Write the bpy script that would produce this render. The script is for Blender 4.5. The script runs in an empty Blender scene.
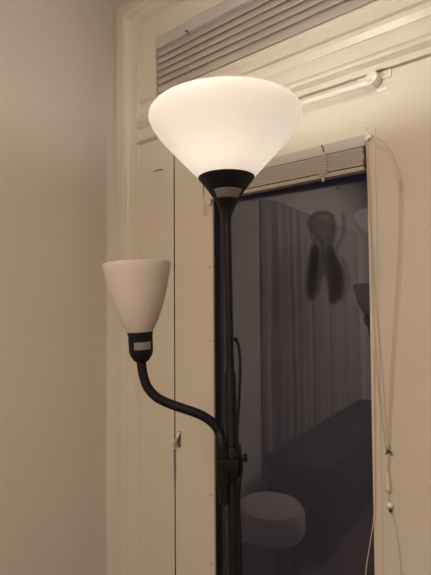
import bpy, bmesh, math, random
from mathutils import Vector, Matrix
PI = math.pi
random.seed(4)
sc = bpy.context.scene
col = sc.collection

# ---------------------------------------------------------------- camera, world, light, exposure
cam_d = bpy.data.cameras.new('camera'); cam = bpy.data.objects.new('camera', cam_d); col.objects.link(cam)
cam_d.sensor_fit = 'HORIZONTAL'; cam_d.sensor_width = 36.0; cam_d.lens = 36.0 * 432 / 431
cam_d.clip_start = 0.02
CAM = Vector((1.50, -1.115, 1.46))
cam.matrix_world = Matrix.Translation(CAM) @ Matrix.Rotation(math.radians(38.40), 4, 'Z') @ \
    Matrix.Rotation(math.radians(91.92), 4, 'X') @ Matrix.Rotation(math.radians(-0.35), 4, 'Z')
sc.camera = cam

w = bpy.data.worlds.new('night_sky'); sc.world = w; w.use_nodes = True
w.node_tree.nodes['Background'].inputs[0].default_value = (0.0036, 0.0028, 0.0085, 1)
w.node_tree.nodes['Background'].inputs[1].default_value = 1.0

BULB_POWER = 5.2
BULB_COLOR = (1.0, 0.95, 0.88)
# unseen fill light added behind the viewer to lift the room's lower half
fl = bpy.data.lights.new('added_fill_light', 'AREA'); fl.shape = 'DISK'; fl.size = 0.9; fl.energy = 50.0; fl.color = (1.0, 0.835, 0.68)
fo = bpy.data.objects.new('added_fill_light', fl); col.objects.link(fo); fo.location = (1.5, -2.5, 2.74)
sc.view_settings.view_transform = 'Standard'
sc.view_settings.look = 'None'
sc.view_settings.exposure = 0.22
sc.view_settings.gamma = 1.0
sc.view_settings.use_curve_mapping = False

# ---------------------------------------------------------------- materials
def paint(name, base, rough=0.5, var=0.04, scale=6.0, bump=0.0, bscale=250, spec=0.4, metal=0.0):
    m = bpy.data.materials.new(name); m.use_nodes = True
    nt = m.node_tree; b = nt.nodes['Principled BSDF']
    b.inputs['Roughness'].default_value = rough
    b.inputs['Metallic'].default_value = metal
    b.inputs['Specular IOR Level'].default_value = spec
    tc = nt.nodes.new('ShaderNodeTexCoord')
    n = nt.nodes.new('ShaderNodeTexNoise'); n.inputs['Scale'].default_value = scale; n.inputs['Detail'].default_value = 4
    nt.links.new(tc.outputs['Object'], n.inputs['Vector'])
    r = nt.nodes.new('ShaderNodeValToRGB')
    r.color_ramp.elements[0].position = 0.3; r.color_ramp.elements[1].position = 0.7
    r.color_ramp.elements[0].color = tuple(c * (1 - var) for c in base) + (1,)
    r.color_ramp.elements[1].color = tuple(min(1, c * (1 + var)) for c in base) + (1,)
    nt.links.new(n.outputs['Fac'], r.inputs['Fac']); nt.links.new(r.outputs['Color'], b.inputs['Base Color'])
    if bump:
        n2 = nt.nodes.new('ShaderNodeTexNoise'); n2.inputs['Scale'].default_value = bscale; n2.inputs['Detail'].default_value = 3
        nt.links.new(tc.outputs['Object'], n2.inputs['Vector'])
        bp = nt.nodes.new('ShaderNodeBump'); bp.inputs['Strength'].default_value = bump; bp.inputs['Distance'].default_value = 0.002
        nt.links.new(n2.outputs['Fac'], bp.inputs['Height']); nt.links.new(bp.outputs['Normal'], b.inputs['Normal'])
    return m

M_wall = paint('wall_paint', (0.71, 0.65, 0.585), 0.85, 0.015, 3, 0.25, 180, 0.15)
M_ceil = paint('ceiling_paint', (0.90, 0.885, 0.86), 0.9, 0.01, 3, 0.1)
M_wood = paint('gloss_woodwork_paint', (0.66, 0.602, 0.51), 0.32, 0.02, 5, 0.08, 60, 0.35)
M_floor = paint('floor_boards', (0.10, 0.055, 0.03), 0.5, 0.15, 8, 0.2)
M_slat = paint('blind_slat_paint', (0.44, 0.395, 0.345), 0.42, 0.02, 20, 0.0)
M_rail = paint('blind_rail_paint', (0.50, 0.465, 0.435), 0.45, 0.01, 20)
M_cord = paint('cord_fibre', (0.62, 0.53, 0.42), 0.8, 0.05, 200, 0.3, 900)
M_tape = paint('ladder_cord_fibre', (0.50, 0.44, 0.36), 0.9, 0.18, 300, 0.6, 600)
M_black = paint('black_lacquer', (0.006, 0.006, 0.008), 0.5, 0.08, 15, 0.0, spec=0.25)
M_switch = paint('grey_switch_plastic', (0.19, 0.165, 0.165), 0.25, 0.05, 30, spec=0.6)
M_rod = paint('white_rod_enamel', (0.74, 0.69, 0.61), 0.25, 0.01, 10, spec=0.5)
M_metal = paint('brushed_steel', (0.72, 0.69, 0.65), 0.35, 0.08, 60, 0.2, 300, metal=0.6)
M_bronze = paint('worn_bronze', (0.22, 0.16, 0.11), 0.4, 0.3, 120, 0.2, 300, metal=0.5)
M_dark = paint('dark_iron', (0.06, 0.045, 0.035), 0.5, 0.1, 60)
M_white = paint('white_plastic', (0.85, 0.80, 0.72), 0.35, 0.01, 20)
M_tassel = paint('cream_plastic', (0.66, 0.59, 0.48), 0.4, 0.02, 20)
M_gasket = paint('black_rubber_gasket', (0.012, 0.011, 0.012), 0.45, 0.1, 40)
M_curt = paint('curtain_cloth', (0.46, 0.41, 0.38), 0.9, 0.05, 30, 0.2)
M_cab = paint('dark_stained_wood', (0.020, 0.014, 0.012), 0.5, 0.3, 10, 0.1)
M_pouf = paint('pouf_cloth', (0.48, 0.42, 0.41), 0.9, 0.05, 30, 0.3)

def clear(name, alpha, base=(1, 1, 1), rough=0.2):
    m = bpy.data.materials.new(name); m.use_nodes = True
    b = m.node_tree.nodes['Principled BSDF']
    b.inputs['Base Color'].default_value = (*base, 1); b.inputs['Roughness'].default_value = rough
    b.inputs['Alpha'].default_value = alpha
    n = m.node_tree.nodes.new('ShaderNodeTexNoise'); n.inputs['Scale'].default_value = 80
    r = m.node_tree.nodes.new('ShaderNodeMapRange'); r.inputs['To Min'].default_value = alpha * 0.6; r.inputs['To Max'].default_value = min(1, alpha * 1.4)
    m.node_tree.links.new(n.outputs['Fac'], r.inputs['Value']); m.node_tree.links.new(r.outputs['Result'], b.inputs['Alpha'])
    return m
M_clear = clear('clear_plastic', 0.75, (0.8, 0.75, 0.68))
M_moth = clear('smoky_film', 0.17, (0.022, 0.024, 0.020), 0.8)

def glass_mat():
    m = bpy.data.materials.new('dusty_window_glass'); m.use_nodes = True
    nt = m.node_tree; nt.nodes.clear()
    out = nt.nodes.new('ShaderNodeOutputMaterial')
    tr = nt.nodes.new('ShaderNodeBsdfTransparent'); tr.inputs[0].default_value = (0.9, 0.9, 0.93, 1)
    gl = nt.nodes.new('ShaderNodeBsdfGlossy'); gl.inputs['Roughness'].default_value = 0.0; gl.inputs['Color'].default_value = (0.86, 0.92, 1.0, 1)
    ge = nt.nodes.new('ShaderNodeNewGeometry')
    def mth(op, a, b=None):
        q = nt.nodes.new('ShaderNodeMath'); q.operation = op
        for i, v in enumerate((a, b)):
            if v is None: continue
            if isinstance(v, (int, float)): q.inputs[i].default_value = v
            else: nt.links.new(v, q.inputs[i])
        return q
    dt = nt.nodes.new('ShaderNodeVectorMath'); dt.operation = 'DOT_PRODUCT'
    nt.links.new(ge.outputs['Incoming'], dt.inputs[0]); nt.links.new(ge.outputs['Normal'], dt.inputs[1])
    ab = mth('ABSOLUTE', dt.outputs['Value']); om = mth('SUBTRACT', 1.0, ab.outputs[0]); p5 = mth('POWER', om.outputs[0], 5.0)
    sl = mth('MULTIPLY', p5.outputs[0], 0.91); fr = mth('ADD', sl.outputs[0], 0.09)
    mx = nt.nodes.new('ShaderNodeMixShader')
    nt.links.new(fr.outputs[0], mx.inputs[0]); nt.links.new(tr.outputs[0], mx.inputs[1]); nt.links.new(gl.outputs[0], mx.inputs[2])
    df = nt.nodes.new('ShaderNodeBsdfDiffuse'); df.inputs[0].default_value = (0.75, 0.76, 0.82, 1)
    tc = nt.nodes.new('ShaderNodeTexCoord'); n = nt.nodes.new('ShaderNodeTexNoise'); n.inputs['Scale'].default_value = 2.5; n.inputs['Detail'].default_value = 5
    nt.links.new(tc.outputs['Object'], n.inputs['Vector'])
    mr = nt.nodes.new('ShaderNodeMapRange'); mr.inputs['To Min'].default_value = 0.018; mr.inputs['To Max'].default_value = 0.036
    nt.links.new(n.outputs['Fac'], mr.inputs['Value'])
    m2 = nt.nodes.new('ShaderNodeMixShader')
    nt.links.new(mr.outputs[0], m2.inputs[0]); nt.links.new(mx.outputs[0], m2.inputs[1]); nt.links.new(df.outputs[0], m2.inputs[2])
    nt.links.new(m2.outputs[0], out.inputs[0])
    return m
M_glass = glass_mat()

def opal(name, transl, diff, emit, mixf, ecol=(1.0, 0.86, 0.70)):
    m = bpy.data.materials.new(name); m.use_nodes = True
    nt = m.node_tree; nt.nodes.clear()
    out = nt.nodes.new('ShaderNodeOutputMaterial')
    t = nt.nodes.new('ShaderNodeBsdfTranslucent'); t.inputs[0].default_value = (*transl, 1)
    n = nt.nodes.new('ShaderNodeTexNoise'); n.inputs['Scale'].default_value = 12
    r = nt.nodes.new('ShaderNodeValToRGB')
    r.color_ramp.elements[0].color = tuple(c * .98 for c in diff) + (1,); r.color_ramp.elements[1].color = (*diff, 1)
    p = nt.nodes.new('ShaderNodeBsdfPrincipled'); p.inputs['Roughness'].default_value = 0.35
    nt.links.new(n.outputs['Fac'], r.inputs['Fac']); nt.links.new(r.outputs['Color'], p.inputs['Base Color'])
    mx = nt.nodes.new('ShaderNodeMixShader'); mx.inputs[0].default_value = mixf
    nt.links.new(p.outputs[0], mx.inputs[1]); nt.links.new(t.outputs[0], mx.inputs[2])
    if emit:
        p.inputs['Emission Color'].default_value = (*ecol, 1); p.inputs['Emission Strength'].default_value = emit / (1 - mixf)
    nt.links.new(mx.outputs[0], out.inputs[0])
    return m
M_shade = opal('lit_opal_glass', (0.95, 0.93, 0.88), (0.85, 0.82, 0.78), 0.22, 0.098, (1.0, 0.89, 0.79))
M_shade2 = opal('unlit_opal_glass', (0.85, 0.79, 0.75), (0.78, 0.72, 0.68), 0.0, 0.30)

# ---------------------------------------------------------------- mesh helpers
class MB:
    def __init__(s): s.bm = bmesh.new()
    def box(s, x0, x1, y0, y1, z0, z1, bev=0.0):
        vs = [s.bm.verts.new((x, y, z)) for x in (x0, x1) for y in (y0, y1) for z in (z0, z1)]
        fs = [(0, 1, 3, 2), (4, 6, 7, 5), (0, 4, 5, 1), (2, 3, 7, 6), (0, 2, 6, 4), (1, 5, 7, 3)]
        F = [s.bm.faces.new([vs[i] for i in f]) for f in fs]
        if bev:
            es = list({e for f in F for e in f.edges})
            bmesh.ops.bevel(s.bm, geom=es, offset=bev, segments=2, profile=0.7, affect='EDGES')
        return s
    def lathe(s, prof, c=(0, 0, 0), axis=(0, 0, 1), n=48, cap=True):
        q = Vector((0, 0, 1)).rotation_difference(Vector(axis).normalized()); c = Vector(c); rings = []
        for r, z in prof:
            if r < 1e-6: rings.append([s.bm.verts.new(c + q @ Vector((0, 0, z)))])
            else: rings.append([s.bm.verts.new(c + q @ Vector((r * math.cos(2 * PI * i / n), r * math.sin(2 * PI * i / n), z))) for i in range(n)])
        for a, b in zip(rings, rings[1:]):
            for i in range(n):
                j = (i + 1) % n
                vs = [a[i % len(a)], a[j % len(a)], b[j % len(b)], b[i % len(b)]]
                u = []
                for v in vs:
                    if v not in u: u.append(v)
                if len(u) > 2: s.bm.faces.new(u)
        if cap:
            if len(rings[0]) > 1: s.bm.faces.new(rings[0][::-1])
            if len(rings[-1]) > 1: s.bm.faces.new(rings[-1])
        return s
    def tube(s, pts, r, n=12, smooth=True):
        pts = [Vector(p) for p in pts]
        if smooth and len(pts) > 2: pts = catmull(pts, 6)
        rs = r if isinstance(r, (list, tuple)) else [r] * len(pts)
        if len(rs) != len(pts): rs = [rs[0] + (rs[-1] - rs[0]) * i / (len(pts) - 1) for i in range(len(pts))]
        t0 = (pts[1] - pts[0]).normalized()
        nrm = t0.orthogonal().normalized(); rings = []
        for i, p in enumerate(pts):
            t = (pts[min(i + 1, len(pts) - 1)] - pts[max(i - 1, 0)]).normalized()
            nrm = (nrm - t * nrm.dot(t)).normalized(); b = t.cross(nrm)
            rings.append([s.bm.verts.new(p + (nrm * math.cos(2 * PI * k / n) + b * math.sin(2 * PI * k / n)) * rs[i]) for k in range(n)])
        for a, b in zip(rings, rings[1:]):
            for k in range(n): s.bm.faces.new([a[k], a[(k + 1) % n], b[(k + 1) % n], b[k]])
        s.bm.faces.new(rings[0][::-1]); s.bm.faces.new(rings[-1])
        return s
    def ball(s, c, r, sx=1, sy=1, sz=1):
        bmesh.ops.create_uvsphere(s.bm, u_segments=20, v_segments=12, radius=r,
                                  matrix=Matrix.Translation(c) @ Matrix.Diagonal((sx, sy, sz, 1)))
        return s
    def prism(s, outline, y0, y1):      # outline in x, z
        a = [s.bm.verts.new((x, y0, z)) for x, z in outline]; b = [s.bm.verts.new((x, y1, z)) for x, z in outline]
        s.bm.faces.new(a); s.bm.faces.new(b[::-1]); n = len(a)
        for i in range(n): s.bm.faces.new([a[i], b[i], b[(i + 1) % n], a[(i + 1) % n]])
        return s
    def sweep_x(s, prof, x0, x1):       # prof in y, z, closed
        a = [s.bm.verts.new((x0, y, z)) for y, z in prof]; b = [s.bm.verts.new((x1, y, z)) for y, z in prof]
        s.bm.faces.new(a); s.bm.faces.new(b[::-1]); n = len(a)
        for i in range(n): s.bm.faces.new([a[i], b[i], b[(i + 1) % n], a[(i + 1) % n]])
        return s
    def path_profile(s, prof, path):    # prof (outward, y), path of ((x,z), (dx,dz) outward mitre)
        rings = [[s.bm.verts.new((p[0] + d[0] * u, y, p[1] + d[1] * u)) for u, y in prof] for p, d in path]
        for a, b in zip(rings, rings[1:]):
            n = len(a)
            for k in range(n): s.bm.faces.new([a[k], b[k], b[(k + 1) % n], a[(k + 1) % n]])
        s.bm.faces.new(rings[0]); s.bm.faces.new(rings[-1][::-1])
        return s
    def build(s, name, mat, parent=None, smooth=False, local=False, angle=35):
        bmesh.ops.recalc_face_normals(s.bm, faces=s.bm.faces)
        me = bpy.data.meshes.new(name)
        if parent and not local:
            off = Vector((0, 0, 0)); p = parent
            while p: off += p.location; p = p.parent
            bmesh.ops.translate(s.bm, vec=-off, verts=s.bm.verts)
        if smooth:
            for f in s.bm.faces: f.smooth = True
            for e in s.bm.edges:
                if len(e.link_faces) == 2 and e.calc_face_angle(0) > math.radians(angle): e.smooth = False
        s.bm.to_mesh(me); s.bm.free(); me.materials.append(mat)
        o = bpy.data.objects.new(name, me); col.objects.link(o)
        if parent: o.parent = parent
        return o
def catmull(p, k):
    out = []
    for i in range(len(p) - 1):
        a, b, c, d = p[max(i - 1, 0)], p[i], p[i + 1], p[min(i + 2, len(p) - 1)]
        for j in range(k):
            t = j / k
            out.append(0.5 * ((2 * b) + (c - a) * t + (2 * a - 5 * b + 4 * c - d) * t * t + (3 * b - a - 3 * c + d) * t ** 3))
    out.append(p[-1]); return out
def thing(name, label, cat, loc=(0, 0, 0), rz=0, group=None, kind=None):
    o = bpy.data.objects.new(name, None); o.empty_display_size = 0.05; col.objects.link(o)
    o.location = loc; o.rotation_euler = (0, 0, rz)
    tag(o, label, cat, group, kind); return o
def tag(o, label=None, cat=None, group=None, kind=None):
    if label: o['label'] = label
    if cat: o['category'] = cat
    if group: o['group'] = group
    if kind: o['kind'] = kind
    return o
def struct(o, label=None, cat=None): return tag(o, label, cat, None, 'structure')

# ---------------------------------------------------------------- room shell
XL, XR, YB, YF, ZC = 0.007, 3.40, 0.030, -3.60, 2.80
OX0, OX1, OZ = 0.235, 1.505, 2.56      # door opening in the back wall
struct(MB().box(XL - .1, XL, YF, YB + .12, 0, ZC).build('wall_left', M_wall), 'plain warm beige painted wall on the left', 'wall')
struct(MB().box(XL, OX0, YB, YB + .12, 0, ZC).box(OX1, XR, YB, YB + .12, 0, ZC).box(OX0, OX1, YB, YB + .12, OZ, ZC).build('wall_back', M_wall), 'beige wall strip around the door casing', 'wall')
struct(MB().box(XR, XR + .1, YF, YB + .12, 0, ZC).build('wall_right', M_wall), 'beige wall on the right of the room', 'wall')
struct(MB().box(XL - .1, XR + .1, YF - .1, YF, 0, ZC).build('wall_front', M_wall), 'beige wall behind the viewer', 'wall')
struct(MB().box(XL - .1, XR + .1, YF - .1, YB + .12, -.1, 0).build('floor', M_floor), 'dark brown board floor', 'floor')
struct(MB().box(XL - .1, XR + .1, YF - .1, YB + .12, ZC, ZC + .1).build('ceiling', M_ceil), 'off-white ceiling', 'ceiling')
struct(MB().box(XL, XL + .015, YF, YB, 0, .12, .004).build('baseboard_left', M_wood), 'cream baseboard along the left wall', 'baseboard')

# door casing: stepped moulding mitred round the opening (outward distance u, y)
prof = [(u_, -.016 + (y_ - .0) * 1.35) for u_, y_ in [(0, .048), (0, .020), (.004, .016), (.008, .010), (.011, .007), (.015, .010), (.018, .014), (.026, .015), (.048, .012),
        (.062, .008), (.068, .004), (.072, .0), (.082, -.003), (.112, -.003), (.120, -.0025), (.122, -.001), (.122, .048)]]
cx0, cx1, cz = 0.252, 1.496, 2.522
trim = MB().path_profile(prof, [((cx0, 0), (-1, 0)), ((cx0, cz), (-1, 1)), ((cx1, cz), (1, 1)), ((cx1, 0), (1, 0))]).build('trim_1', M_wood)
struct(trim, 'cream stepped moulding casing around the doorway', 'trim')
# flat frame posts and head, behind the casing
struct(MB().box(.240, .427, .0005, .10, 0, 2.165, .001).box(.3705, .427, -.001, .03, 0, 2.165, .0008).build('trim_2', M_wood), 'flat cream frame board between the casing and the door leaf', 'trim')
struct(MB().box(1.314, 1.50, .0005, .10, 0, 2.165, .001).build('trim_3', M_wood), 'flat cream frame board right of the door leaf', 'trim')
# transom bar moulding
tp = [(.10, 2.236), (.006, 2.236), (.003, 2.233), (.003, 2.229), (.008, 2.226), (.009, 2.222), (.009, 2.190), (.004, 2.180), (-.008, 2.172), (-.013, 2.166), (-.013, 2.153),
      (-.006, 2.144), (-.003, 2.139), (-.007, 2.134), (.002, 2.128), (.004, 2.100), (-.002, 2.090), (-.014, 2.086), (-.016, 2.080), (-.014, 2.073),
      (.006, 2.068), (.006, 2.052), (.10, 2.052)]
tp = [(y if y > .05 else y - .005, z) for y, z in tp]
struct(MB().sweep_x(tp, .244, 1.49).build('trim_4', M_wood), 'cream moulded transom bar above the glass door', 'trim')
# transom window
w1 = thing('window_1', 'transom window above the door, behind a closed blind', 'window', (.88, .06, 2.34), kind='structure')
f = MB().box(.240, .338, -.003, .10, 2.236, 2.56, .001).box(1.405, 1.50, -.003, .10, 2.236, 2.56, .001).box(.338, 1.405, -.003, .10, 2.452, 2.56, .001)
f.build('window_frame', M_wood, w1)
MB().box(.338, 1.405, .075, .079, 2.236, 2.452).build('pane', M_glass, w1)

# ---------------------------------------------------------------- door leaf
LX0, LX1, PX0, PX1, PZ0, PZ1 = .4325, 1.310, .602, 1.131, .22, 1.905
door = thing('door_1', 'cream painted door leaf with a tall dark glass pane', 'door', (LX0, .02, .008), kind='structure')
MB().box(LX0, PX0, 0, .045, .008, 2.043).box(PX1, LX1, 0, .045, .008, 2.043)\
    .box(PX0, PX1, 0, .045, PZ1, 2.043).box(PX0, PX1, 0, .045, .008, PZ0).build('door_leaf', M_wood, door)
bz = MB()
bz.box(.573, .608, -.004, .030, PZ0 - .03, PZ1, .0015).box(1.122, 1.143, -.004, .030, PZ0 - .03, PZ1, .0015)
bz.box(.608, 1.122, -.005, .030, 1.8895, PZ1 + .006, .0015)
bz.box(.608, 1.122, -.004, .030, PZ0 - .03, PZ0 + .004, .0015)
bead = bz.build('glazing_bead', M_wood, door)
for z in (1.576, 1.331, 1.081, .83, .609):
    MB().lathe([(0, .0012), (.002, .001), (.0025, 0)], (.596, -.004, z), (0, -1, 0), 12).build('screw', M_dark, bead)
MB().box(.608, .613, .004, .036, PZ0, PZ1).box(1.119, 1.122, .022, .036, PZ0, PZ1).build('gasket', M_gasket, door)
gl = MB().box(.604, 1.129, -.002, .002, PZ0 - .01, PZ1 + .005)
bmesh.ops.translate(gl.bm, vec=(-.866, 0, 0), verts=gl.bm.verts)
bmesh.ops.rotate(gl.bm, matrix=Matrix.Rotation(math.radians(1.3), 3, 'Z'), verts=gl.bm.verts)
bmesh.ops.translate(gl.bm, vec=(.866, .036, 0), verts=gl.bm.verts)
gl.build('pane', M_glass, door)
MB().box(1.150, 1.174, -.003, 0, 1.994, 2.002, .0012).build('glint_patch', M_white, door)  # white chip stands in for a small glint on the gloss paint
# small silver latch on the leaf edge
lt = MB().box(.4445, .4585, -.0035, .0, .955, 1.010, .001).build('latch', M_bronze, door)
MB().tube([(.453, -.007, 1.002), (.452, -.012, .990), (.444, -.014, .975), (.438, -.012, .962), (.437, -.010, .948)], [.0058, .0040], 12)\
    .ball((.453, -.006, 1.003), .0075).build('hook', M_metal, lt, True)
MB().box(.428, .4345, -.005, .0, .838, .945, .001).build('latch_strip', M_switch, lt)
# nail in the frame board
tag(MB().tube([(.378, .004, 1.950), (.366, -.004, 1.949), (.351, -.009, 1.948), (.334, -.011, 1.946)], [.0021, .0015], 8).build('nail', M_dark, None, True),
    'small dark bent nail sticking out of the frame board left of the door', 'nail')

# ---------------------------------------------------------------- transom blind
b1 = thing('venetian_blind', 'closed grey-beige venetian blind filling the transom above the door', 'blind', (.88, .0, 2.236), group=None)
MB().box(.3395, 1.403, -.006, .030, 2.408, 2.449, .0015).build('headrail', M_rail, b1)
for k in range(6):
    zt = 2.406 - k * .0262
    s = MB()
    pr = []
    for j in range(7):
        t = j / 6; pr.append((.009 - .0085 * t - .0020 * math.sin(PI * t), zt + .004 - .0315 * t))
    pr2 = [(y + .0010, z + .0002) for y, z in reversed(pr)]
    s.sweep_x(pr + pr2, .345, 1.399).build('slat', M_slat, b1, True)
MB().box(.345, 1.399, -.000, .020, 2.2395, 2.2515, .003).build('bottom_rail', M_slat, b1, True)
for x in (.505, .80, 1.235):
    c = MB().tube([(x, -.004, 2.41), (x + .0015, -.005, 2.36), (x, -.004, 2.30), (x + .001, -.004, 2.252)], .0011, 6).build('ladder_cord', M_cord, b1, True)
    MB().tube([(x - .010, -.008, 2.414), (x, -.011, 2.411), (x + .006, -.009, 2.400), (x + .004, -.005, 2.394)], [.0030, .0014], 8).build('cord_clip', M_dark if x < .6 else M_slat, b1, True)

# ---------------------------------------------------------------- raised blind on the door
b2 = thing('venetian_blind', 'raised venetian blind bunched at the top of the glass door', 'blind', (.865, .01, 1.80))
BX0, BX1 = .6095, 1.120
MB().box(BX0, BX1, -.012, .018, 1.861, 1.889, .0015).build('headrail', M_rail, b2)
for k in range(8):
    z = 1.8590 - k * .0060; dx = random.uniform(-.002, .001)
    a = random.uniform(-.0006, .0006)
    pr = [(-.013 + .026 * j / 6, z + a * j + .0012 * math.sin(PI * j / 6) - (.0006 if j == 0 else 0)) for j in range(7)]
    pr2 = [(y, zz - .0050) for y, zz in reversed(pr)]
    MB().sweep_x(pr + pr2, BX0 + .003, BX1 - .004 + dx).build('slat', M_slat, b2, True)
MB().box(BX0 + .003, BX1 - .004, -.013, .013, 1.797, 1.809, .003).build('bottom_rail', M_slat, b2, True)
for x in (.72, 1.005):
    tpz = MB().box(x - .012, x + .012, -.0165, -.0145, 1.803, 1.866, .0008)
    for j in range(7):
        tpz.tube([(x - .012, -.017, 1.808 + j * .008), (x, -.018, 1.811 + j * .008), (x + .012, -.017, 1.807 + j * .008)], .0022, 6)
    tpz.build('ladder_cord', M_tape, b2, True)
    MB().tube([(x - .004, -.0125, 1.888), (x + .001, -.0165, 1.880), (x + .004, -.0175, 1.868)], .0025, 8).build('cord_clip', M_bronze, b2, True)
    MB().ball((x, -.014, 1.791), .004, 1, 1, 1.3).build('cord_knot', M_cord, b2, True)
MB().box(1.121, 1.128, -.016, -.004, 1.872, 1.892, .001).box(1.126, 1.134, -.014, -.006, 1.876, 1.888, .001).build('end_bracket', M_metal, b2)
MB().box(.598, .6095, -.014, -.004, 1.782, 1.800, .001).box(.600, .612, -.011, -.003, 1.80, 1.806, .001).build('end_bracket', M_metal, b2)
cd = MB().tube([(1.134, -.012, 1.879), (1.147, -.026, 1.874), (1.161, -.032, 1.862), (1.180, -.036, 1.843), (1.196, -.038, 1.812), (1.205, -.038, 1.773), (1.208, -.036, 1.738),
           (1.207, -.034, 1.679), (1.201, -.032, 1.559), (1.190, -.030, 1.438), (1.178, -.028, 1.292), (1.169, -.024, 1.17), (1.166, -.020, 1.097)], .0015, 8).build('tilt_cord', M_cord, b2, True)
MB().tube([(1.2055, -.038, 1.775), (1.2075, -.036, 1.745)], .0034, 10).build('cord_joiner', M_clear, cd, True)
MB().tube([(1.124, -.014, 1.872), (1.126, -.014, 1.769), (1.129, -.014, 1.666), (1.137, -.014, 1.513), (1.146, -.015, 1.363), (1.156, -.016, 1.216), (1.1625, -.017, 1.1)], .0012, 6).build('lift_cord', M_cord, b2, True)
MB().tube([(1.126, -.017, 1.872), (1.131, -.012, 1.742), (1.132, -.012, 1.589), (1.134, -.013, 1.412), (1.143, -.014, 1.238), (1.155, -.016, 1.118), (1.1635, -.018, 1.095)], .0012, 6).build('lift_cord', M_cord, b2, True)
k = MB().ball((1.1655, -.018, 1.094), .0045, 1, 1, 1.2)
k.tube([(1.158, -.014, 1.102), (1.168, -.020, 1.096), (1.174, -.014, 1.088)], .0018, 8).tube([(1.168, -.016, 1.108), (1.165, -.019, 1.095), (1.159, -.016, 1.084)], .0016, 8)
kn = k.build('cord_knot', M_dark, b2, True)
MB().tube([(1.166, -.018, 1.094), (1.165, -.019, 1.07), (1.1625, -.019, 1.042)], .0016, 6).tube([(1.164, -.016, 1.094), (1.160, -.015, 1.05), (1.160, -.014, 1.00), (1.164, -.014, .975)], .0010, 6).build('lift_cord', M_cord, b2, True)
MB().lathe([(.0018, 0), (.0035, -.003), (.0075, -.040), (.0072, -.043), (.0015, -.043)], (1.1625, -.019, 1.044), n=20).build('cord_tassel', M_tassel, b2, True)
MB().tube([(1.1625, -.019, 1.003), (1.164, -.019, .985), (1.1655, -.018, .970)], .0012, 6).build('lift_cord', M_cord, b2, True)
MB().ball((1.166, -.018, .964), .0075, 1, 1, .9).build('cord_bead', M_white, b2, True)
MB().ball((1.168, -.017, .951), .0045, 1, 1, 1).build('cord_knot', M_dark, b2, True)
MB().tube([(1.1335, -.014, 1.34), (1.132, -.014, 1.15), (1.1305, -.016, .99), (1.127, -.020, .915), (1.118, -.024, .853), (1.107, -.026, .776), (1.10, -.026, .65), (1.098, -.02, .50)], .0011, 6).build('lift_cord', M_cord, b2, True)
MB().tube([(1.168, -.017, .952), (1.179, -.012, .906), (1.187, -.008, .803), (1.192, -.006, .70), (1.193, -.006, .52)], .0009, 6).build('lift_cord', M_cord, b2, True)  # stands in for a faint shadow line, modelled as a thin cord
# hooked wand at the left end of the raised blind
hk = MB().tube([(.574, -.0075, 1.885), (.574, -.009, 1.85), (.574, -.010, 1.822)], .0013, 6).tube([(.600, -.010, 1.884), (.585, -.010, 1.888), (.574, -.0075, 1.885)], .0013, 6)
MB.build(hk, 'wand_cord', M_dark, b2, True)
MB().tube([(.574, -.010, 1.822), (.570, -.011, 1.812), (.576, -.011, 1.80), (.578, -.011, 1.792)], .0022, 8)\
    .tube([(.578, -.011, 1.792), (.572, -.011, 1.772), (.575, -.012, 1.757), (.584, -.012, 1.757), (.586, -.011, 1.770), (.579, -.011, 1.792)], .0020, 8).build('wand_hook', M_clear, b2, True)

# ---------------------------------------------------------------- rod on the door leaf
rd = thing('curtain_rod', 'thin white rod in end holders along the top of the door', 'rod', (.87, -.01, 2.02))
MB().tube([(.565, -.030, 2.013), (1.135, -.030, 2.013)], .0085, 20, False).build('rod', M_rod, rd, True)
for sx in (1, -1):
    X = lambda x: x if sx == 1 else 1.70 - x
    a, b_ = sorted((X(1.102), X(1.186)))
    h = MB().box(a, b_, -.006, .0, 2.023, 2.0425, .0025)
    h.lathe([(.0155, 0), (.0165, .004), (.0165, .026), (.0140, .032), (.006, .034), (0, .034)], (X(1.147), -.004, 2.022), (0, -1, 0), 28)
    h.box(*sorted((X(1.125), X(1.150))), -.036, -.006, 2.003, 2.024, .003)
    br = h.build('rod_holder', M_rod, rd, True)
    for x in (1.110, 1.178):
        MB().lathe([(0, .002), (.003, .0015), (.004, 0)], (X(x), -.006, 2.033), (0, -1, 0), 14).build('screw', M_metal, br, True)
    MB().lathe([(0, .003), (.004, .002), (.005, 0)], (X(1.144), -.037, 2.014), (0, -1, 0), 14).build('screw', M_metal, br, True)

# ---------------------------------------------------------------- dark film figure on the glass
def smooth2(pts, k=5):
    P = [Vector((x, 0, z)) for x, z in pts]; n = len(P); out = []
    for i in range(n):
        a, b, c, d = P[i - 1], P[i], P[(i + 1) % n], P[(i + 2) % n]
        for j in range(k):
            t = j / k
            v = 0.5 * ((2 * b) + (c - a) * t + (2 * a - 5 * b + 4 * c - d) * t * t + (3 * b - a - 3 * c + d) * t ** 3)
            out.append((v.x, v.z))
    return out
ol = [(.936, 1.700), (.952, 1.716), (.976, 1.720), (1.000, 1.714), (1.016, 1.696), (1.020, 1.664), (1.014, 1.636), (1.012, 1.610), (1.020, 1.585), (1.034, 1.556), (1.040, 1.518),
      (1.034, 1.480), (1.018, 1.456), (1.002, 1.450), (.994, 1.472), (.990, 1.505), (.986, 1.532), (.976, 1.530), (.966, 1.498), (.954, 1.470), (.938, 1.462), (.926, 1.482), (.925, 1.520),
      (.930, 1.562), (.940, 1.600), (.948, 1.632), (.942, 1.654), (.932, 1.676)]
mo = MB().prism(smooth2(ol), .0305, .0312)
cur = [(1.038, .0308, 1.706), (1.042, .0308, 1.670), (1.036, .0308, 1.640), (1.022, .0308, 1.615), (1.016, .0308, 1.596)]
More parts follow.
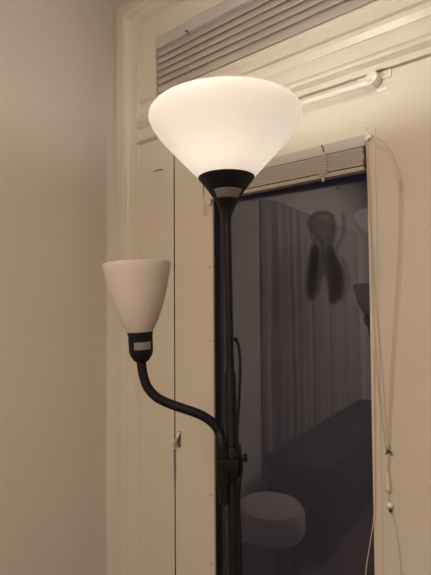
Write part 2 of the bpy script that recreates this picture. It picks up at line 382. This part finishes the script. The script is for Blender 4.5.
mo2 = MB().tube(cur, .0032, 6).tube([(1.030, .0308, 1.585), (1.044, .0308, 1.555), (1.050, .0308, 1.515), (1.040, .0308, 1.478), (1.026, .0308, 1.455)], .0022, 6)
mt = thing('window_sticker', 'faint dark winged figure stuck on the upper door glass', 'sticker', (.98, .031, 1.45))
mo.build('figure', M_moth, mt); mo2.build('feeler', M_moth, mt)
MB().prism(smooth2([(.996, 1.625), (1.010, 1.602), (1.019, 1.580), (1.031, 1.552), (1.036, 1.515), (1.030, 1.480), (1.014, 1.457), (1.003, 1.456), (.997, 1.480), (.994, 1.520), (.990, 1.570)]), .0300, .0304).build('wing', M_moth, mt)
MB().prism(smooth2([(.942, 1.618), (.960, 1.622), (.968, 1.590), (.962, 1.545), (.955, 1.500), (.944, 1.472), (.932, 1.484), (.930, 1.525), (.935, 1.575)]), .0300, .0304).build('wing', M_moth, mt)
MB().tube([(.948, .0302, 1.708), (.975, .0302, 1.713), (1.000, .0302, 1.703), (1.010, .0302, 1.676), (1.008, .0302, 1.648), (.996, .0302, 1.628)], .0028, 6)\
    .tube([(.940, .0302, 1.690), (.952, .0302, 1.662), (.972, .0302, 1.642), (.980, .0302, 1.615), (.982, .0302, 1.575)], .0030, 6).build('marking', M_moth, mt)

# ---------------------------------------------------------------- floor lamp (local x = along the side arm's plane, local y = away)
D = .77; S = D / 432
def vz(py): return (302 - py) * S * .985                 # height above eye level at the lamp's distance
def lx(px, py): return (px - (225 + (py - 105) * .0187)) * S
lean = math.radians(0.73)
u = Vector((math.cos(math.radians(38.40)), math.sin(math.radians(38.40)), 0))
fw = Vector((-math.sin(math.radians(38.40)), math.cos(math.radians(38.40)), 0))
axis_eye = CAM + fw * D + u * ((228.7 - 215.5) * S); axis_eye.z = 1.46
root_pos = axis_eye + u * (1.46 * math.tan(lean)); root_pos.z = 0
lamp = thing('floor_lamp', 'black floor lamp with a lit white bowl shade and a bent reading arm', 'lamp', root_pos)
lamp.matrix_world = Matrix.Translation(root_pos) @ Matrix.Rotation(math.radians(38.40), 4, 'Z') @ Matrix.Rotation(-lean, 4, 'Y')
E0 = 1.46
MB().lathe([(0, .0), (.135, .0), (.138, .006), (.134, .016), (.10, .024), (.03, .032), (.016, .045), (.012, .06), (0, .06)], n=64).build('base', M_black, lamp, True, True)
MB().lathe([(.0105, .04), (.0105, 1.33), (.0080, 1.338), (.0072, 1.345), (.0072, 1.66)], n=24).build('pole', M_black, lamp, True, True)
MB().lathe([(.0108, .70), (.0125, .703), (.0125, .722), (.0108, .725)], n=24).build('pole_joint', M_black, lamp, True, True)
# head holder
hd = MB().lathe([(.0073, 1.600), (.0078, 1.612), (.0150, 1.630), (.0185, 1.637), (.0330, 1.660), (.0500, 1.6815), (.0508, 1.6835), (.0490, 1.6845),
                 (.0320, 1.665), (.0, 1.663)], n=48, cap=True).build('shade_holder', M_black, lamp, True, True)
# switch set into the holder cone, facing the camera side
sw = MB(); n = 10; rows = []
for i, (z, r) in enumerate([(1.6425, .0225), (1.6440, .0245), (1.6560, .0325), (1.6580, .0327)]):
    rows.append([sw.bm.verts.new(((r + (.0012 if i in (1, 2) else -.001)) * math.sin(a), -(r + (.0012 if i in (1, 2) else -.001)) * math.cos(a), z)) for a in [(-.82 + 1.64 * j / n) + .08 for j in range(n + 1)]])
for a, b_ in zip(rows, rows[1:]):
    for j in range(n): sw.bm.faces.new([a[j], a[j + 1], b_[j + 1], b_[j]])
sw.build('switch', M_switch, hd, True, True)
# opal bowl shade: outer then inner wall
outer = [(.0465, 1.6790), (.0500, 1.6830), (.0620, 1.6965), (.0790, 1.7150), (.0960, 1.7335), (.1110, 1.7500), (.1230, 1.7650), (.1310, 1.7780), (.1350, 1.7880), (.1345, 1.7945), (.1310, 1.7990), (.126, 1.8005)]
outer = [(r * (1 + .015 * min(1, (z - 1.679) / .06)), z) for r, z in outer]
inner = [(r - .0035, z + (.001 if i < 8 else -.002)) for i, (r, z) in enumerate(outer)][::-1]
MB().lathe(outer + inner, n=96, cap=False).build('shade', M_shade, lamp, True, True, 60)
bl = MB().lathe([(.012, 1.664), (.012, 1.685), (.016, 1.69), (.024, 1.705), (.025, 1.718), (.018, 1.731), (0, 1.736)], n=32)
M_bulb = bpy.data.materials.new('frosted_bulb'); M_bulb.use_nodes = True
bb = M_bulb.node_tree.nodes['Principled BSDF']; bb.inputs['Emission Color'].default_value = (*BULB_COLOR, 1); bb.inputs['Emission Strength'].default_value = 4.0
bulb = bl.build('bulb', M_bulb, lamp, True, True); bulb.visible_shadow = True
ld = bpy.data.lights.new('bulb_light', 'POINT'); ld.energy = BULB_POWER; ld.color = BULB_COLOR; ld.shadow_soft_size = 0.02
lo = bpy.data.objects.new('bulb_light', ld); col.objects.link(lo); lo.parent = lamp; lo.location = (0, 0, 1.764)

# side arm
arm_px = [(223.5, 500), (222, 478), (221.5, 445), (218.5, 431), (211, 421), (200, 414), (186, 408.5), (172, 403.5), (158, 396.5), (149, 387), (144.5, 376), (142.3, 364), (141.8, 354)]
pts = [Vector((lx(a, b), -.004 if i > 2 else -.012, E0 + vz(b))) for i, (a, b) in enumerate(arm_px)]
arm = MB().tube(pts, .0082, 16).build('gooseneck', M_black, lamp, True, True)
zc = E0 + vz(461)
MB().box(lx(216, 461), lx(238, 461), -.024, .014, zc - .010, zc + .011, .004).lathe([(.016, -.026), (.0175, -.023), (.0175, .023), (.016, .026)], (0, 0, zc), n=28)\
    .tube([(lx(222, 461), -.012, zc - .034), (lx(222, 461), -.012, zc + .028)], .0115, 20, False).build('clamp', M_black, lamp, True, True)
MB().tube([(.014, -.004, zc + .002), (.022, -.004, zc + .005)], .0035, 10, False).lathe([(.0, -.003), (.006, -.003), (.007, 0), (.006, .003), (0, .004)], (.0235, -.004, zc + .006), (1, 0, .2), 20).build('clamp_knob', M_black, lamp, True, True)
# reading shade and socket, leaning a little to the left
A = Vector((lx(141.9, 354), -.004, E0 + vz(354)))
ax = Vector((-.035, 0, 1)).normalized()
def K(py): return (354 - py) * S * .99
MB().lathe([(0, -.013), (.0085, -.0125), (.014, -.008), (.0195, .001), (.0212, .008), (.0214, K(334)), (.0225, K(332)), (.0225, K(330.5)), (.019, K(330.5)), (.015, K(335)), (0, K(335))], A, ax, 36).build('socket', M_black, lamp, True, True)
sh = [(r * S * 1.0, K(y)) for r, y in [(11.2, 332.5), (13.0, 329.5), (15.5, 325), (18.6, 318.5), (22.4, 309), (25.6, 299), (28.6, 288), (31.0, 277), (32.8, 268), (33.6, 262.5), (33.5, 261.4)]]
inn = [(r - .003, z + .0002) for r, z in sh][::-1]
MB().lathe(sh + inn, A, ax, 72, cap=False).build('reading_shade', M_shade2, lamp, True, True, 60)
q = Vector((0, 0, 1)).rotation_difference(ax); s2 = MB(); rows = []
for i, (zz, r) in enumerate([(K(348), .0208), (K(347.3), .0230), (K(340.6), .0232), (K(340), .0210)]):
    rows.append([s2.bm.verts.new(A + q @ Vector((r * math.sin(a), -r * math.cos(a), zz))) for a in [-.35 + 1.35 * j / 10 for j in range(11)]])
for a, b_ in zip(rows, rows[1:]):
    for j in range(10): s2.bm.faces.new([a[j], a[j + 1], b_[j + 1], b_[j]])
s2.build('switch', M_switch, lamp, True, True)
MB().lathe([(.010, 0), (.010, .012), (.014, .018), (.014, .03), (0, .036)], A + ax * K(333), ax, 20).build('bulb', M_white, lamp, True, True)
# cable down the pole
cb = [(234, 338), (237.5, 346), (239, 365), (238.5, 385), (237.5, 405), (236, 428), (236.5, 445), (240, 458), (240, 470), (238.5, 482), (237.5, 500), (239, 530), (240, 575), (241, 650), (241, 800)]
cp = [Vector((lx(a, b) + .001, -.012, E0 + vz(b))) for a, b in cb] + [Vector((.016, -.012, .30)), Vector((.018, -.012, .07)), Vector((.03, -.03, .034)), Vector((.10, -.05, .030)), Vector((.145, -.07, .012)), Vector((.18, -.09, .006))]
MB().tube(cp, .0026, 8).build('cable', M_black, lamp, True, True)
MB().box(.006, .014, -.013, -.006, 1.391, 1.398, .001).build('cable_clip', M_black, lamp, True, True)

# ---------------------------------------------------------------- things the glass mirrors
cm = MB(); rows = []
N = 160
for z in (.03, .4, .9, 1.4, 1.9, 2.15):
    rows.append([cm.bm.verts.new((.012 + min(1, i / 8) * .048 + min(1, i / 8) * (.022 + .01 * math.sin(z * 2)) * math.sin(i * .62 + .3 * math.sin(i * .21) + z * .15), -1.30 - 1.9 * i / N + .01 * math.sin(i * .4 + z), z)) for i in range(N + 1)])
for a, b_ in zip(rows, rows[1:]):
    for i in range(N): cm.bm.faces.new([a[i], a[i + 1], b_[i + 1], b_[i]])
cu = cm.build('curtain', M_curt, None, True)
so = cu.modifiers.new('thickness', 'SOLIDIFY'); so.thickness = .002
tag(cu, 'pale pleated curtain hanging along the left wall, seen mirrored in the glass', 'curtain')
stool = thing('stool', 'round pale padded stool, seen as a dim reflection low in the glass', 'stool', (.36, -.76, 0))
MB().lathe([(0, .29), (.15, .29), (.168, .30), (.174, .33), (.172, .40), (.155, .425), (.12, .435), (0, .438)], n=48).build('seat', M_pouf, stool, True, True)
for i in range(4):
    c_, s_ = math.cos(PI / 4 + i * PI / 2), math.sin(PI / 4 + i * PI / 2)
    MB().tube([(.10 * c_, .10 * s_, .295), (.145 * c_, .145 * s_, 0)], [.016, .010], 12, False).build('leg', M_cab, stool, True, True)

cabinet = thing('low_cabinet', 'dark low cabinet under the curtain, mirrored at the bottom of the glass', 'cabinet', (.30, -2.0, 0))
MB().box(.14, .50, -2.95, -1.12, .06, .50, .006).box(.16, .47, -2.90, -1.17, 0, .06).build('body', M_cab, cabinet)
MB().box(.13, .515, -2.97, -1.10, .50, .525, .004).build('top', M_cab, cabinet)
for i in range(4):
    y0 = -2.93 + i * .452
    dr = MB().box(.50, .518, y0, y0 + .445, .08, .485, .003).build('door', M_cab, cabinet)
    MB().tube([(.520, y0 + .04, .26), (.535, y0 + .04, .27), (.535, y0 + .04, .35), (.520, y0 + .04, .36)], .004, 8).build('handle', M_dark, dr, True)
